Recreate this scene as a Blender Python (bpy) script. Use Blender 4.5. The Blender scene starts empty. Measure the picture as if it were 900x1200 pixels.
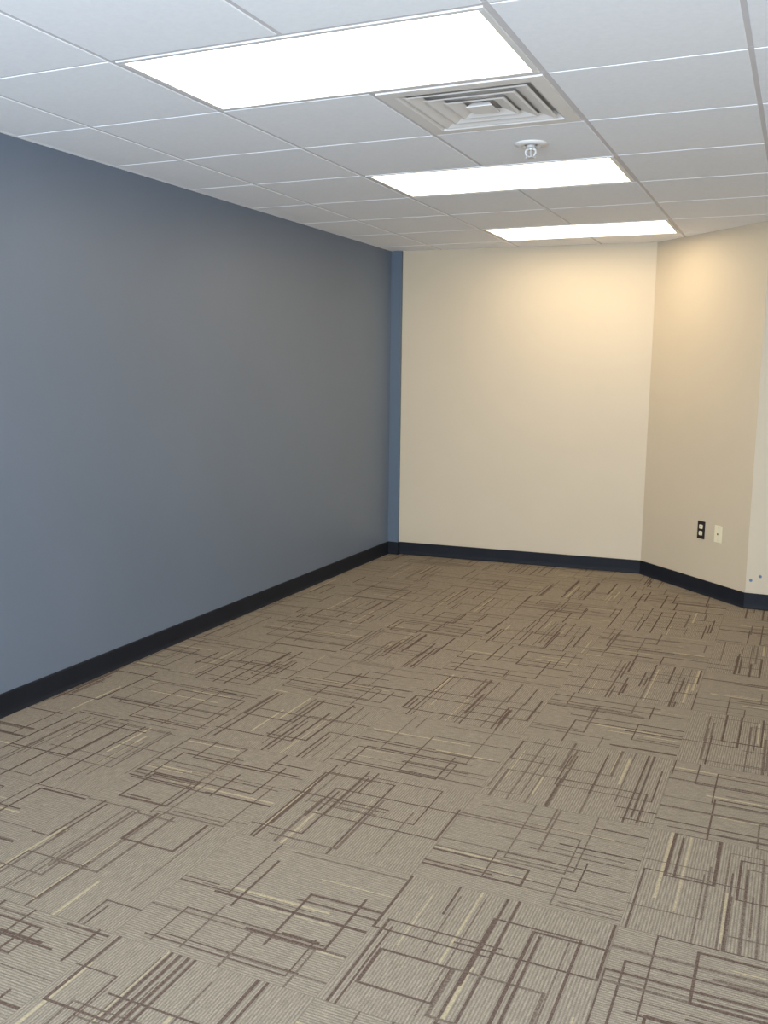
import bpy, bmesh, math, random
from mathutils import Matrix, Vector
random.seed(11)
T=0.6096
H=2.4273
XL=-2.23           # blue wall plane
C1=Vector((-2.142,4.5416)); C2=Vector((-0.2128,4.6616)); C3=Vector((0.5655,3.8921))
XR=3.6; YB=-3.9
scene=bpy.context.scene
scene.view_settings.view_transform='Standard'
scene.view_settings.look='None'
scene.view_settings.exposure=0
scene.view_settings.gamma=1

def lin(c):
    return tuple(((v/255)/12.92 if v/255<=0.04045 else ((v/255+0.055)/1.055)**2.4) for v in c)+(1,)

# ---------------------------------------------------------------- materials
def newmat(name):
    m=bpy.data.materials.new(name); m.use_nodes=True
    nt=m.node_tree; b=nt.nodes['Principled BSDF']
    return m,nt,b
def paint(name,col,rough=0.6,spec=0.4,var=0.04,scale=3.0,bump=0.05,bscale=350,metal=0):
    m,nt,b=newmat(name)
    tc=nt.nodes.new('ShaderNodeTexCoord')
    n=nt.nodes.new('ShaderNodeTexNoise'); n.inputs['Scale'].default_value=scale; n.inputs['Detail'].default_value=3
    nt.links.new(tc.outputs['Object'],n.inputs['Vector'])
    r=nt.nodes.new('ShaderNodeValToRGB')
    c=lin(col)
    r.color_ramp.elements[0].position=0.3; r.color_ramp.elements[1].position=0.7
    r.color_ramp.elements[0].color=tuple(x*(1-var) for x in c[:3])+(1,)
    r.color_ramp.elements[1].color=tuple(min(1,x*(1+var)) for x in c[:3])+(1,)
    nt.links.new(n.outputs['Fac'],r.inputs['Fac']); nt.links.new(r.outputs['Color'],b.inputs['Base Color'])
    b.inputs['Roughness'].default_value=rough
    b.inputs['Specular IOR Level'].default_value=spec
    b.inputs['Metallic'].default_value=metal
    if bump>0:
        n2=nt.nodes.new('ShaderNodeTexNoise'); n2.inputs['Scale'].default_value=bscale; n2.inputs['Detail'].default_value=2
        nt.links.new(tc.outputs['Object'],n2.inputs['Vector'])
        bp=nt.nodes.new('ShaderNodeBump'); bp.inputs['Strength'].default_value=bump; bp.inputs['Distance'].default_value=0.002
        nt.links.new(n2.outputs['Fac'],bp.inputs['Height']); nt.links.new(bp.outputs['Normal'],b.inputs['Normal'])
    return m
M_blue=paint('blue_wall_paint',(99,109,123),0.45,0.8,0.03,2,0.15,260)
M_blue_noglare=paint('blue_paint_no_glare',(90,101,113),0.5,0.5,0.03,2,0.12,260)  # same blue paint, coloured darker to mimic the column's lack of wall glare
M_cream=paint('cream_wall_paint',(197,180,154),0.55,0.4,0.02,2,0.12,260)
M_base=paint('dark_vinyl_cove',(26,28,34),0.6,0.2,0.1,8,0.02,60)
M_tile=paint('acoustic_tile',(246,246,247),0.9,0.2,0.02,60,0.15,220)
M_grid=paint('ceiling_grid_metal',(212,208,208),0.6,0.3,0.01,5,0)
M_white=paint('white_enamel',(228,226,222),0.4,0.5,0.01,5,0)
M_diff=paint('diffuser_enamel',(230,225,219),0.5,0.4,0.02,5,0)
M_dark=paint('plenum_metal',(222,215,208),0.9,0.1,0.05,5,0)
M_ivory=paint('ivory_plastic',(226,214,180),0.35,0.5,0.01,5,0)
M_black=paint('black_plastic',(32,26,24),0.4,0.5,0.02,5,0)
M_chrome=paint('sprinkler_metal',(196,192,188),0.4,0.5,0.02,5,0,metal=0.2)
M_bluedot=paint('blue_plastic',(98,120,152),0.5,0.5,0.02,5,0)
M_alum=paint('aluminum_frame',(150,150,150),0.4,0.5,0.02,5,0,metal=0.6)

def carpet_base(name,axis):
    m,nt,b=newmat(name); N=nt.nodes; L=nt.links
    tc=N.new('ShaderNodeTexCoord')
    w=N.new('ShaderNodeTexWave'); w.wave_type='BANDS'; w.bands_direction='X' if axis==0 else 'Y'
    w.inputs['Scale'].default_value=0.31416/0.0087; w.inputs['Distortion'].default_value=0.0
    L.new(tc.outputs['Object'],w.inputs['Vector'])
    mp=N.new('ShaderNodeMapping')
    mp.inputs['Scale'].default_value=(1,6,1) if axis==1 else (6,1,1)
    L.new(tc.outputs['Object'],mp.inputs['Vector'])
    n=N.new('ShaderNodeTexNoise'); n.inputs['Scale'].default_value=25; n.inputs['Detail'].default_value=4
    L.new(mp.outputs['Vector'],n.inputs['Vector'])
    n3=N.new('ShaderNodeTexNoise'); n3.inputs['Scale'].default_value=260; n3.inputs['Detail'].default_value=2
    L.new(tc.outputs['Object'],n3.inputs['Vector'])
    rp=N.new('ShaderNodeValToRGB')
    rp.color_ramp.elements[0].position=0.1; rp.color_ramp.elements[1].position=0.75
    rp.color_ramp.elements[0].color=lin((123,112,97)); rp.color_ramp.elements[1].color=lin((143,131,114))
    L.new(w.outputs['Fac'],rp.inputs['Fac'])
    mx=N.new('ShaderNodeMix'); mx.data_type='RGBA'; mx.blend_type='OVERLAY'; mx.inputs['Factor'].default_value=0.4
    L.new(rp.outputs['Color'],mx.inputs[6]); L.new(n.outputs['Fac'],mx.inputs[7])
    mx2=N.new('ShaderNodeMix'); mx2.data_type='RGBA'; mx2.blend_type='OVERLAY'; mx2.inputs['Factor'].default_value=0.5
    L.new(mx.outputs[2],mx2.inputs[6]); L.new(n3.outputs['Fac'],mx2.inputs[7])
    L.new(mx2.outputs[2],b.inputs['Base Color'])
    b.inputs['Roughness'].default_value=0.95; b.inputs['Specular IOR Level'].default_value=0.1
    bp=N.new('ShaderNodeBump'); bp.inputs['Strength'].default_value=0.2; bp.inputs['Distance'].default_value=0.002
    L.new(w.outputs['Fac'],bp.inputs['Height']); L.new(bp.outputs['Normal'],b.inputs['Normal'])
    return m
def yarn(name,col,col2,scale=160,lo=0.42,hi=0.62):
    m,nt,b=newmat(name); N=nt.nodes; L=nt.links
    tc=N.new('ShaderNodeTexCoord')
    n=N.new('ShaderNodeTexNoise'); n.inputs['Scale'].default_value=scale; n.inputs['Detail'].default_value=2
    L.new(tc.outputs['Object'],n.inputs['Vector'])
    rp=N.new('ShaderNodeValToRGB')
    rp.color_ramp.elements[0].position=lo; rp.color_ramp.elements[1].position=hi
    rp.color_ramp.elements[0].color=lin(col); rp.color_ramp.elements[1].color=lin(col2)
    L.new(n.outputs['Fac'],rp.inputs['Fac']); L.new(rp.outputs['Color'],b.inputs['Base Color'])
    b.inputs['Roughness'].default_value=0.95; b.inputs['Specular IOR Level'].default_value=0.1
    return m
M_cx=carpet_base('carpet_rib_x',0)
M_cy=carpet_base('carpet_rib_y',1)
M_yd=yarn('yarn_dark_brown',(86,70,60),(106,90,79))
M_ym=yarn('yarn_mid_brown',(98,84,73),(120,106,92))
M_yc=yarn('yarn_cream',(172,157,126),(150,136,112))
M_seam=yarn('carpet_seam',(108,97,84),(124,112,97))

def emission(name,col,st):
    m=bpy.data.materials.new(name); m.use_nodes=True; nt=m.node_tree
    b=nt.nodes['Principled BSDF']
    b.inputs['Base Color'].default_value=(0.9,0.9,0.9,1)
    b.inputs['Emission Color'].default_value=col; b.inputs['Emission Strength'].default_value=st
    return m
M_lens=emission('lit_prismatic_lens',(1.0,0.85,0.62,1),9.0)

# ---------------------------------------------------------------- mesh helpers
def obj(name,bm,mats,parent=None,loc=None,bevel=0,smooth=False):
    me=bpy.data.meshes.new(name); bm.normal_update(); bm.to_mesh(me); bm.free()
    for m in mats: me.materials.append(m)
    o=bpy.data.objects.new(name,me); scene.collection.objects.link(o)
    if parent: o.parent=parent
    if loc: o.location=loc
    if smooth:
        for p in me.polygons: p.use_smooth=True
    if bevel:
        md=o.modifiers.new('bevel','BEVEL'); md.width=bevel; md.segments=2; md.limit_method='ANGLE'
    return o
def box(bm,a,b,mi=0,mat=None):
    x0,y0,z0=a; x1,y1,z1=b
    vs=[bm.verts.new(v) for v in [(x0,y0,z0),(x1,y0,z0),(x1,y1,z0),(x0,y1,z0),(x0,y0,z1),(x1,y0,z1),(x1,y1,z1),(x0,y1,z1)]]
    if mat is not None:
        for v in vs: v.co=mat@v.co
    for f in [(0,3,2,1),(4,5,6,7),(0,1,5,4),(1,2,6,5),(2,3,7,6),(3,0,4,7)]:
        fc=bm.faces.new([vs[i] for i in f]); fc.material_index=mi
    return vs
def prism(bm,pts,z0,z1,mi=0):
    lo=[bm.verts.new((p[0],p[1],z0)) for p in pts]; hi=[bm.verts.new((p[0],p[1],z1)) for p in pts]
    n=len(pts)
    bm.faces.new(lo[::-1]).material_index=mi; bm.faces.new(hi).material_index=mi
    for i in range(n):
        bm.faces.new([lo[i],lo[(i+1)%n],hi[(i+1)%n],hi[i]]).material_index=mi
def lathe(bm,prof,seg=32,mi=0,center=(0,0,0)):
    rings=[]
    for r,z in prof:
        rings.append([bm.verts.new((center[0]+r*math.cos(2*math.pi*i/seg),center[1]+r*math.sin(2*math.pi*i/seg),center[2]+z)) for i in range(seg)])
    for a,b in zip(rings,rings[1:]):
        for i in range(seg):
            bm.faces.new([a[i],a[(i+1)%seg],b[(i+1)%seg],b[i]]).material_index=mi
    bm.faces.new(rings[0]).material_index=mi; bm.faces.new(rings[-1][::-1]).material_index=mi
def empty(name,loc=(0,0,0),rz=0):
    e=bpy.data.objects.new(name,None); scene.collection.objects.link(e); e.location=loc; e.rotation_euler=(0,0,rz); e.empty_display_size=0.1
    return e

# ---------------------------------------------------------------- walls
WT=0.12; ZT=H+0.03
def wallq(name,pts,mat,z0=0,z1=ZT):
    bm=bmesh.new(); prism(bm,pts,z0,z1); bmesh.ops.recalc_face_normals(bm,faces=bm.faces); return obj(name,bm,[mat])
wallq('wall_left',[(XL,YB),(XL,C1.y+0.2),(XL-WT,C1.y+0.2),(XL-WT,YB)],M_blue)
COLY=C1.y-0.03
wallq('wall_left_column',[(XL,COLY),(C1.x,COLY),(C1.x,C1.y+0.01),(XL,C1.y+0.01)],M_blue_noglare)
d12=(C2-C1).normalized(); n12=Vector((-d12.y,d12.x))
d23=(C3-C2).normalized(); n23=Vector((-d23.y,d23.x))
def miter(p,na,nb,t):
    s=na+nb; return p+s*(t/(1+na.dot(nb)))
n34=Vector((0,1))
o2=miter(C2,n12,n23,WT); o3=miter(C3,n23,n34,WT)
wallq('wall_back',[C1,C2,o2,C1+n12*WT],M_cream)
wallq('wall_angled',[C2,C3,o3,o2],M_cream)
wallq('wall_return',[C3,(XR,C3.y),(XR,C3.y+WT),o3],M_cream)
wallq('wall_right',[(XR,YB),(XR+WT,YB),(XR+WT,C3.y+WT),(XR,C3.y+WT)],M_cream)
# rear wall with window opening
bm=bmesh.new()
wx0,wx1,wz0,wz1=-2.0,3.3,0.35,2.3
box(bm,(XL-WT,YB-WT,0),(wx0,YB,ZT)); box(bm,(wx1,YB-WT,0),(XR+WT,YB,ZT))
box(bm,(wx0,YB-WT,0),(wx1,YB,wz0)); box(bm,(wx0,YB-WT,wz1),(wx1,YB,ZT))
obj('wall_rear',bm,[M_cream])
bm=bmesh.new()
for i in range(5):
    x=wx0+(wx1-wx0-0.05)*i/4; box(bm,(x,YB-0.09,wz0),(x+0.05,YB-0.03,wz1))
box(bm,(wx0,YB-0.09,wz0),(wx1,YB-0.03,wz0+0.05)); box(bm,(wx0,YB-0.09,wz1-0.05),(wx1,YB-0.03,wz1))
obj('window_1',bm,[M_alum])

# ---------------------------------------------------------------- baseboards (cove profile)
BH=0.10
def cove(name,path):
    prof=[(0.0,0.0),(0.017,0.0),(0.012,0.004),(0.008,0.014),(0.0065,0.03),(0.0065,BH-0.006),(0.004,BH-0.001),(0.0,BH)]
    pts=[Vector(p) for p in path]; bm=bmesh.new(); rows=[]
    for i,p in enumerate(pts):
        ns=[]
        if i>0: d=(pts[i]-pts[i-1]).normalized(); ns.append(Vector((d.y,-d.x)))
        if i<len(pts)-1: d=(pts[i+1]-pts[i]).normalized(); ns.append(Vector((d.y,-d.x)))
        if len(ns)==2: off=(ns[0]+ns[1])/(1+ns[0].dot(ns[1]))
        else: off=ns[0]
        rows.append([bm.verts.new((p.x+off.x*u,p.y+off.y*u,z+0.0015)) for u,z in prof])
    k=len(prof)
    for a,b in zip(rows,rows[1:]):
        for j in range(k):
            bm.faces.new([a[j],a[(j+1)%k],b[(j+1)%k],b[j]])
    bm.faces.new(rows[0]); bm.faces.new(rows[-1][::-1])
    bmesh.ops.recalc_face_normals(bm,faces=bm.faces)
    return obj(name,bm,[M_base])
cove('baseboard_left',[(XL,YB),(XL,COLY),(C1.x,COLY),(C1.x,C1.y)])
cove('baseboard_back',[tuple(C1+d12*0.007),tuple(C2),tuple(C3),(XR,C3.y)])
cove('baseboard_right',[(XR,C3.y-0.02),(XR,YB)])

# ---------------------------------------------------------------- carpet floor
bm=bmesh.new()
X0=XL-WT; X1=XR+WT; Y0=YB-WT; Y1=C2.y+WT
box(bm,(X0,Y0,-0.06),(X1,Y1,-0.002),0)
OX,OY=0.463,-0.043
def quad(x0,y0,x1,y1,z,mi):
    x0=max(x0,XL+0.001); x1=min(x1,XR); y0=max(y0,YB); y1=min(y1,Y1)
    if x1-x0<0.0005 or y1-y0<0.0005: return
    f=bm.faces.new([bm.verts.new(v) for v in [(x0,y0,z),(x1,y0,z),(x1,y1,z),(x0,y1,z)]]); f.material_index=mi
i0=int(math.floor((X0-OX)/T)); i1=int(math.ceil((X1-OX)/T)); j0=int(math.floor((Y0-OY)/T)); j1=int(math.ceil((Y1-OY)/T))
R=random.Random(33)
for i in range(i0,i1):
    for j in range(j0,j1):
        tx=OX+i*T; ty=OY+j*T
        vert=((i+j)%2==0)   # ribs along y
        quad(tx,ty,tx+T,ty+T,0.0,0 if vert else 1)
        cnt=[0]
        def q(s0,t0,s1,t1,mi):
            s0=max(0,s0); t0=max(0,t0); s1=min(T,s1); t1=min(T,t1)
            if s1<=s0 or t1<=t0: return
            cnt[0]+=1; z=0.0002+cnt[0]*0.000018
            if vert: quad(tx+t0,ty+s0,tx+t1,ty+s1,z,mi)
            else: quad(tx+s0,ty+t0,tx+s1,ty+t1,z,mi)
        q(0,0,T,0.0014,5); q(0,0,0.0014,T,5)
        for c in range(R.randint(3,4)):
            t=R.uniform(0.02,T-0.02); s=R.uniform(-0.1,T*0.7); l=R.uniform(0.15,0.5); w=R.choice([0.004,0.006,0.009])
            q(s,t,s+l,t+w,4)
        for c in range(R.randint(3,5)):
            t=R.uniform(0.01,T-0.01); s=R.uniform(-0.2,T*0.5); l=R.uniform(0.25,0.6)
            q(s,t,s+l,t+0.005,3)
        # nested / overlapping rectangle outlines
        nr=R.randint(6,8)
        for c in range(nr):
            a=R.uniform(0.24,0.60); b=R.uniform(0.10,0.36)
            if R.random()<0.3: a,b=b*1.3,a*0.8
            s=-0.14+(T-0.05)*((c%3)+R.random())/3.0
            t=-0.08+(T-0.0)*(((c//3)%3)+R.random())/3.0
            w=R.choice([0.006,0.008,0.010]); mi=2 if R.random()<0.65 else 3
            sides=[1,1,1,1]
            if R.random()<0.25: sides[R.randrange(4)]=0
            e=R.choice([0,0,0.03,0.08])
            if sides[0]: q(s-e,t,s+a,t+w,mi)
            if sides[1]: q(s,t+b-w,s+a+e,t+b,mi)
            if sides[2]: q(s,t-e*.5,s+w*.8,t+b,mi)
            if sides[3]: q(s+a-w*.8,t,s+a,t+b+e*.5,mi)
            if R.random()<0.3:
                q(s+0.02,t+0.022,s+a*R.uniform(.5,1.1),t+0.022+w*.8,mi)
        for c in range(R.randint(0,1)):
            s=R.uniform(0,T); t=R.uniform(0,T-0.1); q(s,t,s+0.006,t+R.uniform(.15,.4),3)
        for c in range(R.randint(1,2)):
            s=R.uniform(0,T-0.1); t=R.uniform(0,T); q(s,t,s+R.uniform(.2,.5),t+0.007,2)
obj('floor',bm,[M_cx,M_cy,M_yd,M_ym,M_yc,M_seam])

# ---------------------------------------------------------------- ceiling
bm=bmesh.new()
lights=[(-2,0),(-2,3),(-2,6)]
skip={(-1,1)}
for a,b in lights: skip|={(a,b),(a+1,b)}
ci0=-4; ci1=6; cj0=-9; cj1=8
for i in range(ci0,ci1):
    for j in range(cj0,cj1):
        if (i,j) in skip: continue
        gx=0.008; gy=0.004
        x0=max(i*T+gx,X0); x1=min((i+1)*T-gx,X1); y0=max(j*T+gy,Y0); y1=min((j+1)*T-gy,Y1)
        if x1-x0<0.01 or y1-y0<0.01: continue
        c=0.0025
        lo=[(x0+c,y0+c,H),(x1-c,y0+c,H),(x1-c,y1-c,H),(x0+c,y1-c,H)]
        mid=[(x0,y0,H+c),(x1,y0,H+c),(x1,y1,H+c),(x0,y1,H+c)]
        hi=[(x0,y0,H+0.02),(x1,y0,H+0.02),(x1,y1,H+0.02),(x0,y1,H+0.02)]
        A,B_,C_=[[bm.verts.new(v) for v in s] for s in (lo,mid,hi)]
        bm.faces.new(A[::-1]); bm.faces.new(C_)
        for k in range(4):
            bm.faces.new([A[k],A[(k+1)%4],B_[(k+1)%4],B_[k]]); bm.faces.new([B_[k],B_[(k+1)%4],C_[(k+1)%4],C_[k]])
for i in range(ci0,ci1+1):
    for j in range(cj0,cj1):
        if i==-1 and j in (0,3,6): continue
        y0=max(j*T,Y0); y1=min((j+1)*T,Y1)
        if y1<=y0 or i*T<X0 or i*T>X1: continue
        box(bm,(i*T-0.012,y0,H+0.0025),(i*T+0.012,y1,H+0.0045),1)
for j in range(cj0,cj1+1):
    if j*T<Y0 or j*T>Y1: continue
    box(bm,(X0,j*T-0.012,H+0.0022),(X1,j*T+0.012,H+0.0042),1)
box(bm,(X0,Y0,H+0.16),(X1,Y1,H+0.2),0)
box(bm,(XL,YB,H-0.001),(XL+0.018,COLY,H+0.0),0)
obj('ceiling',bm,[M_tile,M_grid])

# ---------------------------------------------------------------- troffers
def ringbox(bm,x0,y0,x1,y1,w,z0,z1,mi=0):
    box(bm,(x0,y0,z0),(x1,y0+w,z1),mi); box(bm,(x0,y1-w,z0),(x1,y1,z1),mi)
    box(bm,(x0,y0+w,z0),(x0+w,y1-w,z1),mi); box(bm,(x1-w,y0+w,z0),(x1,y1-w,z1),mi)
for a,b in lights:
    e=empty('ceiling_light_panel',(a*T+T,b*T+T/2,H))
    hx,hy=T-0.012,T/2-0.012
    bm=bmesh.new(); ringbox(bm,-hx,-hy,hx,hy,0.02,-0.002,0.012)
    obj('door_frame',bm,[M_white],e,bevel=0.0015)
    bm=bmesh.new(); box(bm,(-hx+0.015,-hy+0.015,0.004),(hx-0.015,hy-0.015,0.008))
    obj('lens',bm,[M_lens],e)
    bm=bmesh.new(); ringbox(bm,-hx,-hy,hx,hy,0.004,0.012,0.10); box(bm,(-hx,-hy,0.10),(hx,hy,0.104))
    obj('housing',bm,[M_white],e)

# ---------------------------------------------------------------- air diffuser
e=empty('ceiling_air_diffuser',(-T/2,1.5*T,H))
bm=bmesh.new()
def sqring(bm,a0,z0,a1,z1,mi=0):
    A=[bm.verts.new((sx*a0,sy*a0,z0)) for sx,sy in ((-1,-1),(1,-1),(1,1),(-1,1))]
    B=[bm.verts.new((sx*a1,sy*a1,z1)) for sx,sy in ((-1,-1),(1,-1),(1,1),(-1,1))]
    for k in range(4): bm.faces.new([A[k],A[(k+1)%4],B[(k+1)%4],B[k]]).material_index=mi
hf=T/2-0.012
sqring(bm,hf,0.003,hf,-0.003); sqring(bm,hf,-0.003,hf-0.05,-0.003); sqring(bm,hf-0.05,-0.003,hf-0.07,0.012)
obj('border',bm,[M_diff],e)
for k,(a) in enumerate([0.212,0.157,0.102]):
    bm=bmesh.new()
    sqring(bm,a,-0.004,a-0.045,0.009); sqring(bm,a,-0.004,a+0.010,-0.002); sqring(bm,a+0.010,-0.002,a-0.041,0.011)
    obj('louver_%d'%(k+1),bm,[M_diff],e)
bm=bmesh.new(); sqring(bm,0.048,-0.004,0.03,0.012); box(bm,(-0.048,-0.048,-0.006),(0.048,0.048,-0.004))
obj('core',bm,[M_diff],e)
bm=bmesh.new(); sqring(bm,hf-0.069,0.012,hf-0.069,0.026); box(bm,(-hf+0.069,-hf+0.069,0.026),(hf-0.069,hf-0.069,0.03))
obj('plenum_box',bm,[M_dark],e)

# ---------------------------------------------------------------- sprinkler
e=empty('fire_sprinkler_head',(-0.5*T+0.02,2.45*T,H))
bm=bmesh.new(); lathe(bm,[(0.045,0.0),(0.070,0.0),(0.068,-0.004),(0.048,-0.010),(0.036,-0.010),(0.034,-0.003),(0.030,-0.003)],40)
obj('escutcheon',bm,[M_diff],e,smooth=True)
bm=bmesh.new(); lathe(bm,[(0.018,0.0),(0.020,-0.004),(0.020,-0.016),(0.012,-0.020),(0.011,-0.026)],24)
obj('body',bm,[M_chrome],e)
bm=bmesh.new()
for s in (-1,1):
    P=[(0.011,-0.02),(0.021,-0.028),(0.021,-0.040),(0.012,-0.050),(0.004,-0.054)]
    for (xa,za),(xb,zb) in zip(P,P[1:]):
        d=Vector((s*(xb-xa),0,zb-za)); m=Matrix.Translation(((s*(xa+xb)/2),0,(za+zb)/2))@d.to_track_quat('Z','Y').to_matrix().to_4x4()
        box(bm,(-0.003,-0.0035,-d.length/2-.001),(0.003,0.0035,d.length/2+.001),0,m)
lathe(bm,[(0.003,-0.026),(0.003,-0.054)],12)
obj('frame_arms',bm,[M_chrome],e)
bm=bmesh.new()
n=24; lo=[];hi=[]
for k in range(n*2):
    r=0.022 if k%4<2 else 0.015; an=math.pi*k/n
    lo.append(bm.verts.new((r*math.cos(an),r*math.sin(an),-0.057))); hi.append(bm.verts.new((r*math.cos(an),r*math.sin(an),-0.0545)))
bm.faces.new(lo[::-1]); bm.faces.new(hi)
for k in range(2*n): bm.faces.new([lo[k],lo[(k+1)%(2*n)],hi[(k+1)%(2*n)],hi[k]])
obj('deflector',bm,[M_chrome],e)

# ---------------------------------------------------------------- outlets on angled wall
ang=math.atan2(d23.y,d23.x)
def onwall(name,s,z):
    p=C2+d23*s
    return empty(name,(p.x,p.y,z),ang)
def plate(e,mat,w=0.07,h=0.115):
    bm=bmesh.new(); box(bm,(-w/2,-0.005,-h/2),(w/2,0.0,h/2)); obj('cover_plate',bm,[mat],e,bevel=0.002)
e=onwall('electrical_outlet',0.647,0.44)
plate(e,M_black,0.072,0.122)
for s in (-1,1):
    bm=bmesh.new()
    pts=[]
    for k in range(24):
        an=2*math.pi*k/24; pts.append((max(-0.0165,min(0.0165,0.0195*math.cos(an))),max(-0.0145,min(0.0145,0.0195*math.sin(an)))))
    f=[bm.verts.new((x,-0.0075,y+s*0.0225)) for x,y in pts]; b_=[bm.verts.new((x,-0.004,y+s*0.0225)) for x,y in pts]
    bm.faces.new(f)
    for k in range(24): bm.faces.new([f[k],f[(k+1)%24],b_[(k+1)%24],b_[k]])
    box(bm,(-0.0075,-0.0078,s*0.0225-0.001),(-0.0055,-0.0072,s*0.0225+0.008),1)
    box(bm,(0.0055,-0.0078,s*0.0225-0.001),(0.0075,-0.0072,s*0.0225+0.007),1)
    box(bm,(-0.002,-0.0078,s*0.0225-0.010),(0.002,-0.0072,s*0.0225-0.006),1)
    bmesh.ops.recalc_face_normals(bm,faces=bm.faces)
    obj('receptacle_%s'%('upper' if s>0 else 'lower'),bm,[M_ivory,M_black],e)
e=onwall('data_wall_plate',0.816,0.438)
plate(e,M_ivory)
bm=bmesh.new(); box(bm,(-0.011,-0.008,-0.012),(0.011,-0.004,0.012)); box(bm,(-0.006,-0.0084,-0.006),(0.006,-0.0079,0.005),1)
obj('jack',bm,[M_ivory,M_black],e,bevel=0.0008)
bm=bmesh.new()
for s in (-1,1):
    box(bm,(-0.003,-0.006,s*0.042-0.003),(0.003,-0.0048,s*0.042+0.003))
obj('screws',bm,[M_chrome],e)
for (x,z) in ((0.595,0.185),(0.65,0.215)):
    a=empty('wall_anchor',(x,C3.y,z),0)
    bm=bmesh.new(); lathe(bm,[(0.010,0),(0.009,0.002),(0.006,0.004),(0.003,0.002)],20)
    bmesh.ops.rotate(bm,verts=bm.verts,cent=(0,0,0),matrix=Matrix.Rotation(math.radians(90),3,'X'))
    bmesh.ops.recalc_face_normals(bm,faces=bm.faces)
    obj('anchor_cap',bm,[M_bluedot],a)

# ---------------------------------------------------------------- daylight
w=bpy.data.worlds.new('World'); scene.world=w; w.use_nodes=True
w.node_tree.nodes['Background'].inputs['Color'].default_value=(0.55,0.72,1,1)
w.node_tree.nodes['Background'].inputs['Strength'].default_value=1.0
ld=bpy.data.lights.new('window_daylight','AREA'); ld.shape='RECTANGLE'; ld.size=wx1-wx0; ld.size_y=wz1-wz0
ld.energy=480; ld.color=(0.69,0.835,1.0)
lo_=bpy.data.objects.new('window_daylight',ld); scene.collection.objects.link(lo_)
lo_.location=((wx0+wx1)/2,YB-0.16,(wz0+wz1)/2); lo_.rotation_euler=(math.radians(90),0,0)

# ---------------------------------------------------------------- camera
yaw,pitch,roll=0.4168,-0.1487,0.0119
cyw,syw=math.cos(yaw),math.sin(yaw)
fw=Vector((-syw*math.cos(pitch),cyw*math.cos(pitch),math.sin(pitch)))
r=Vector((cyw,syw,0)); u=r.cross(fw)
r2=r*math.cos(roll)+u*math.sin(roll); u2=-r*math.sin(roll)+u*math.cos(roll)
m=Matrix((( r2.x,u2.x,-fw.x,0.8205),(r2.y,u2.y,-fw.y,-2.4636),(r2.z,u2.z,-fw.z,H-0.9414),(0,0,0,1)))
cd=bpy.data.cameras.new('camera'); cd.sensor_fit='VERTICAL'; cd.sensor_height=36; cd.lens=1097.43/1200*36; cd.clip_start=0.05
co=bpy.data.objects.new('camera',cd); scene.collection.objects.link(co); co.matrix_world=m
scene.camera=co
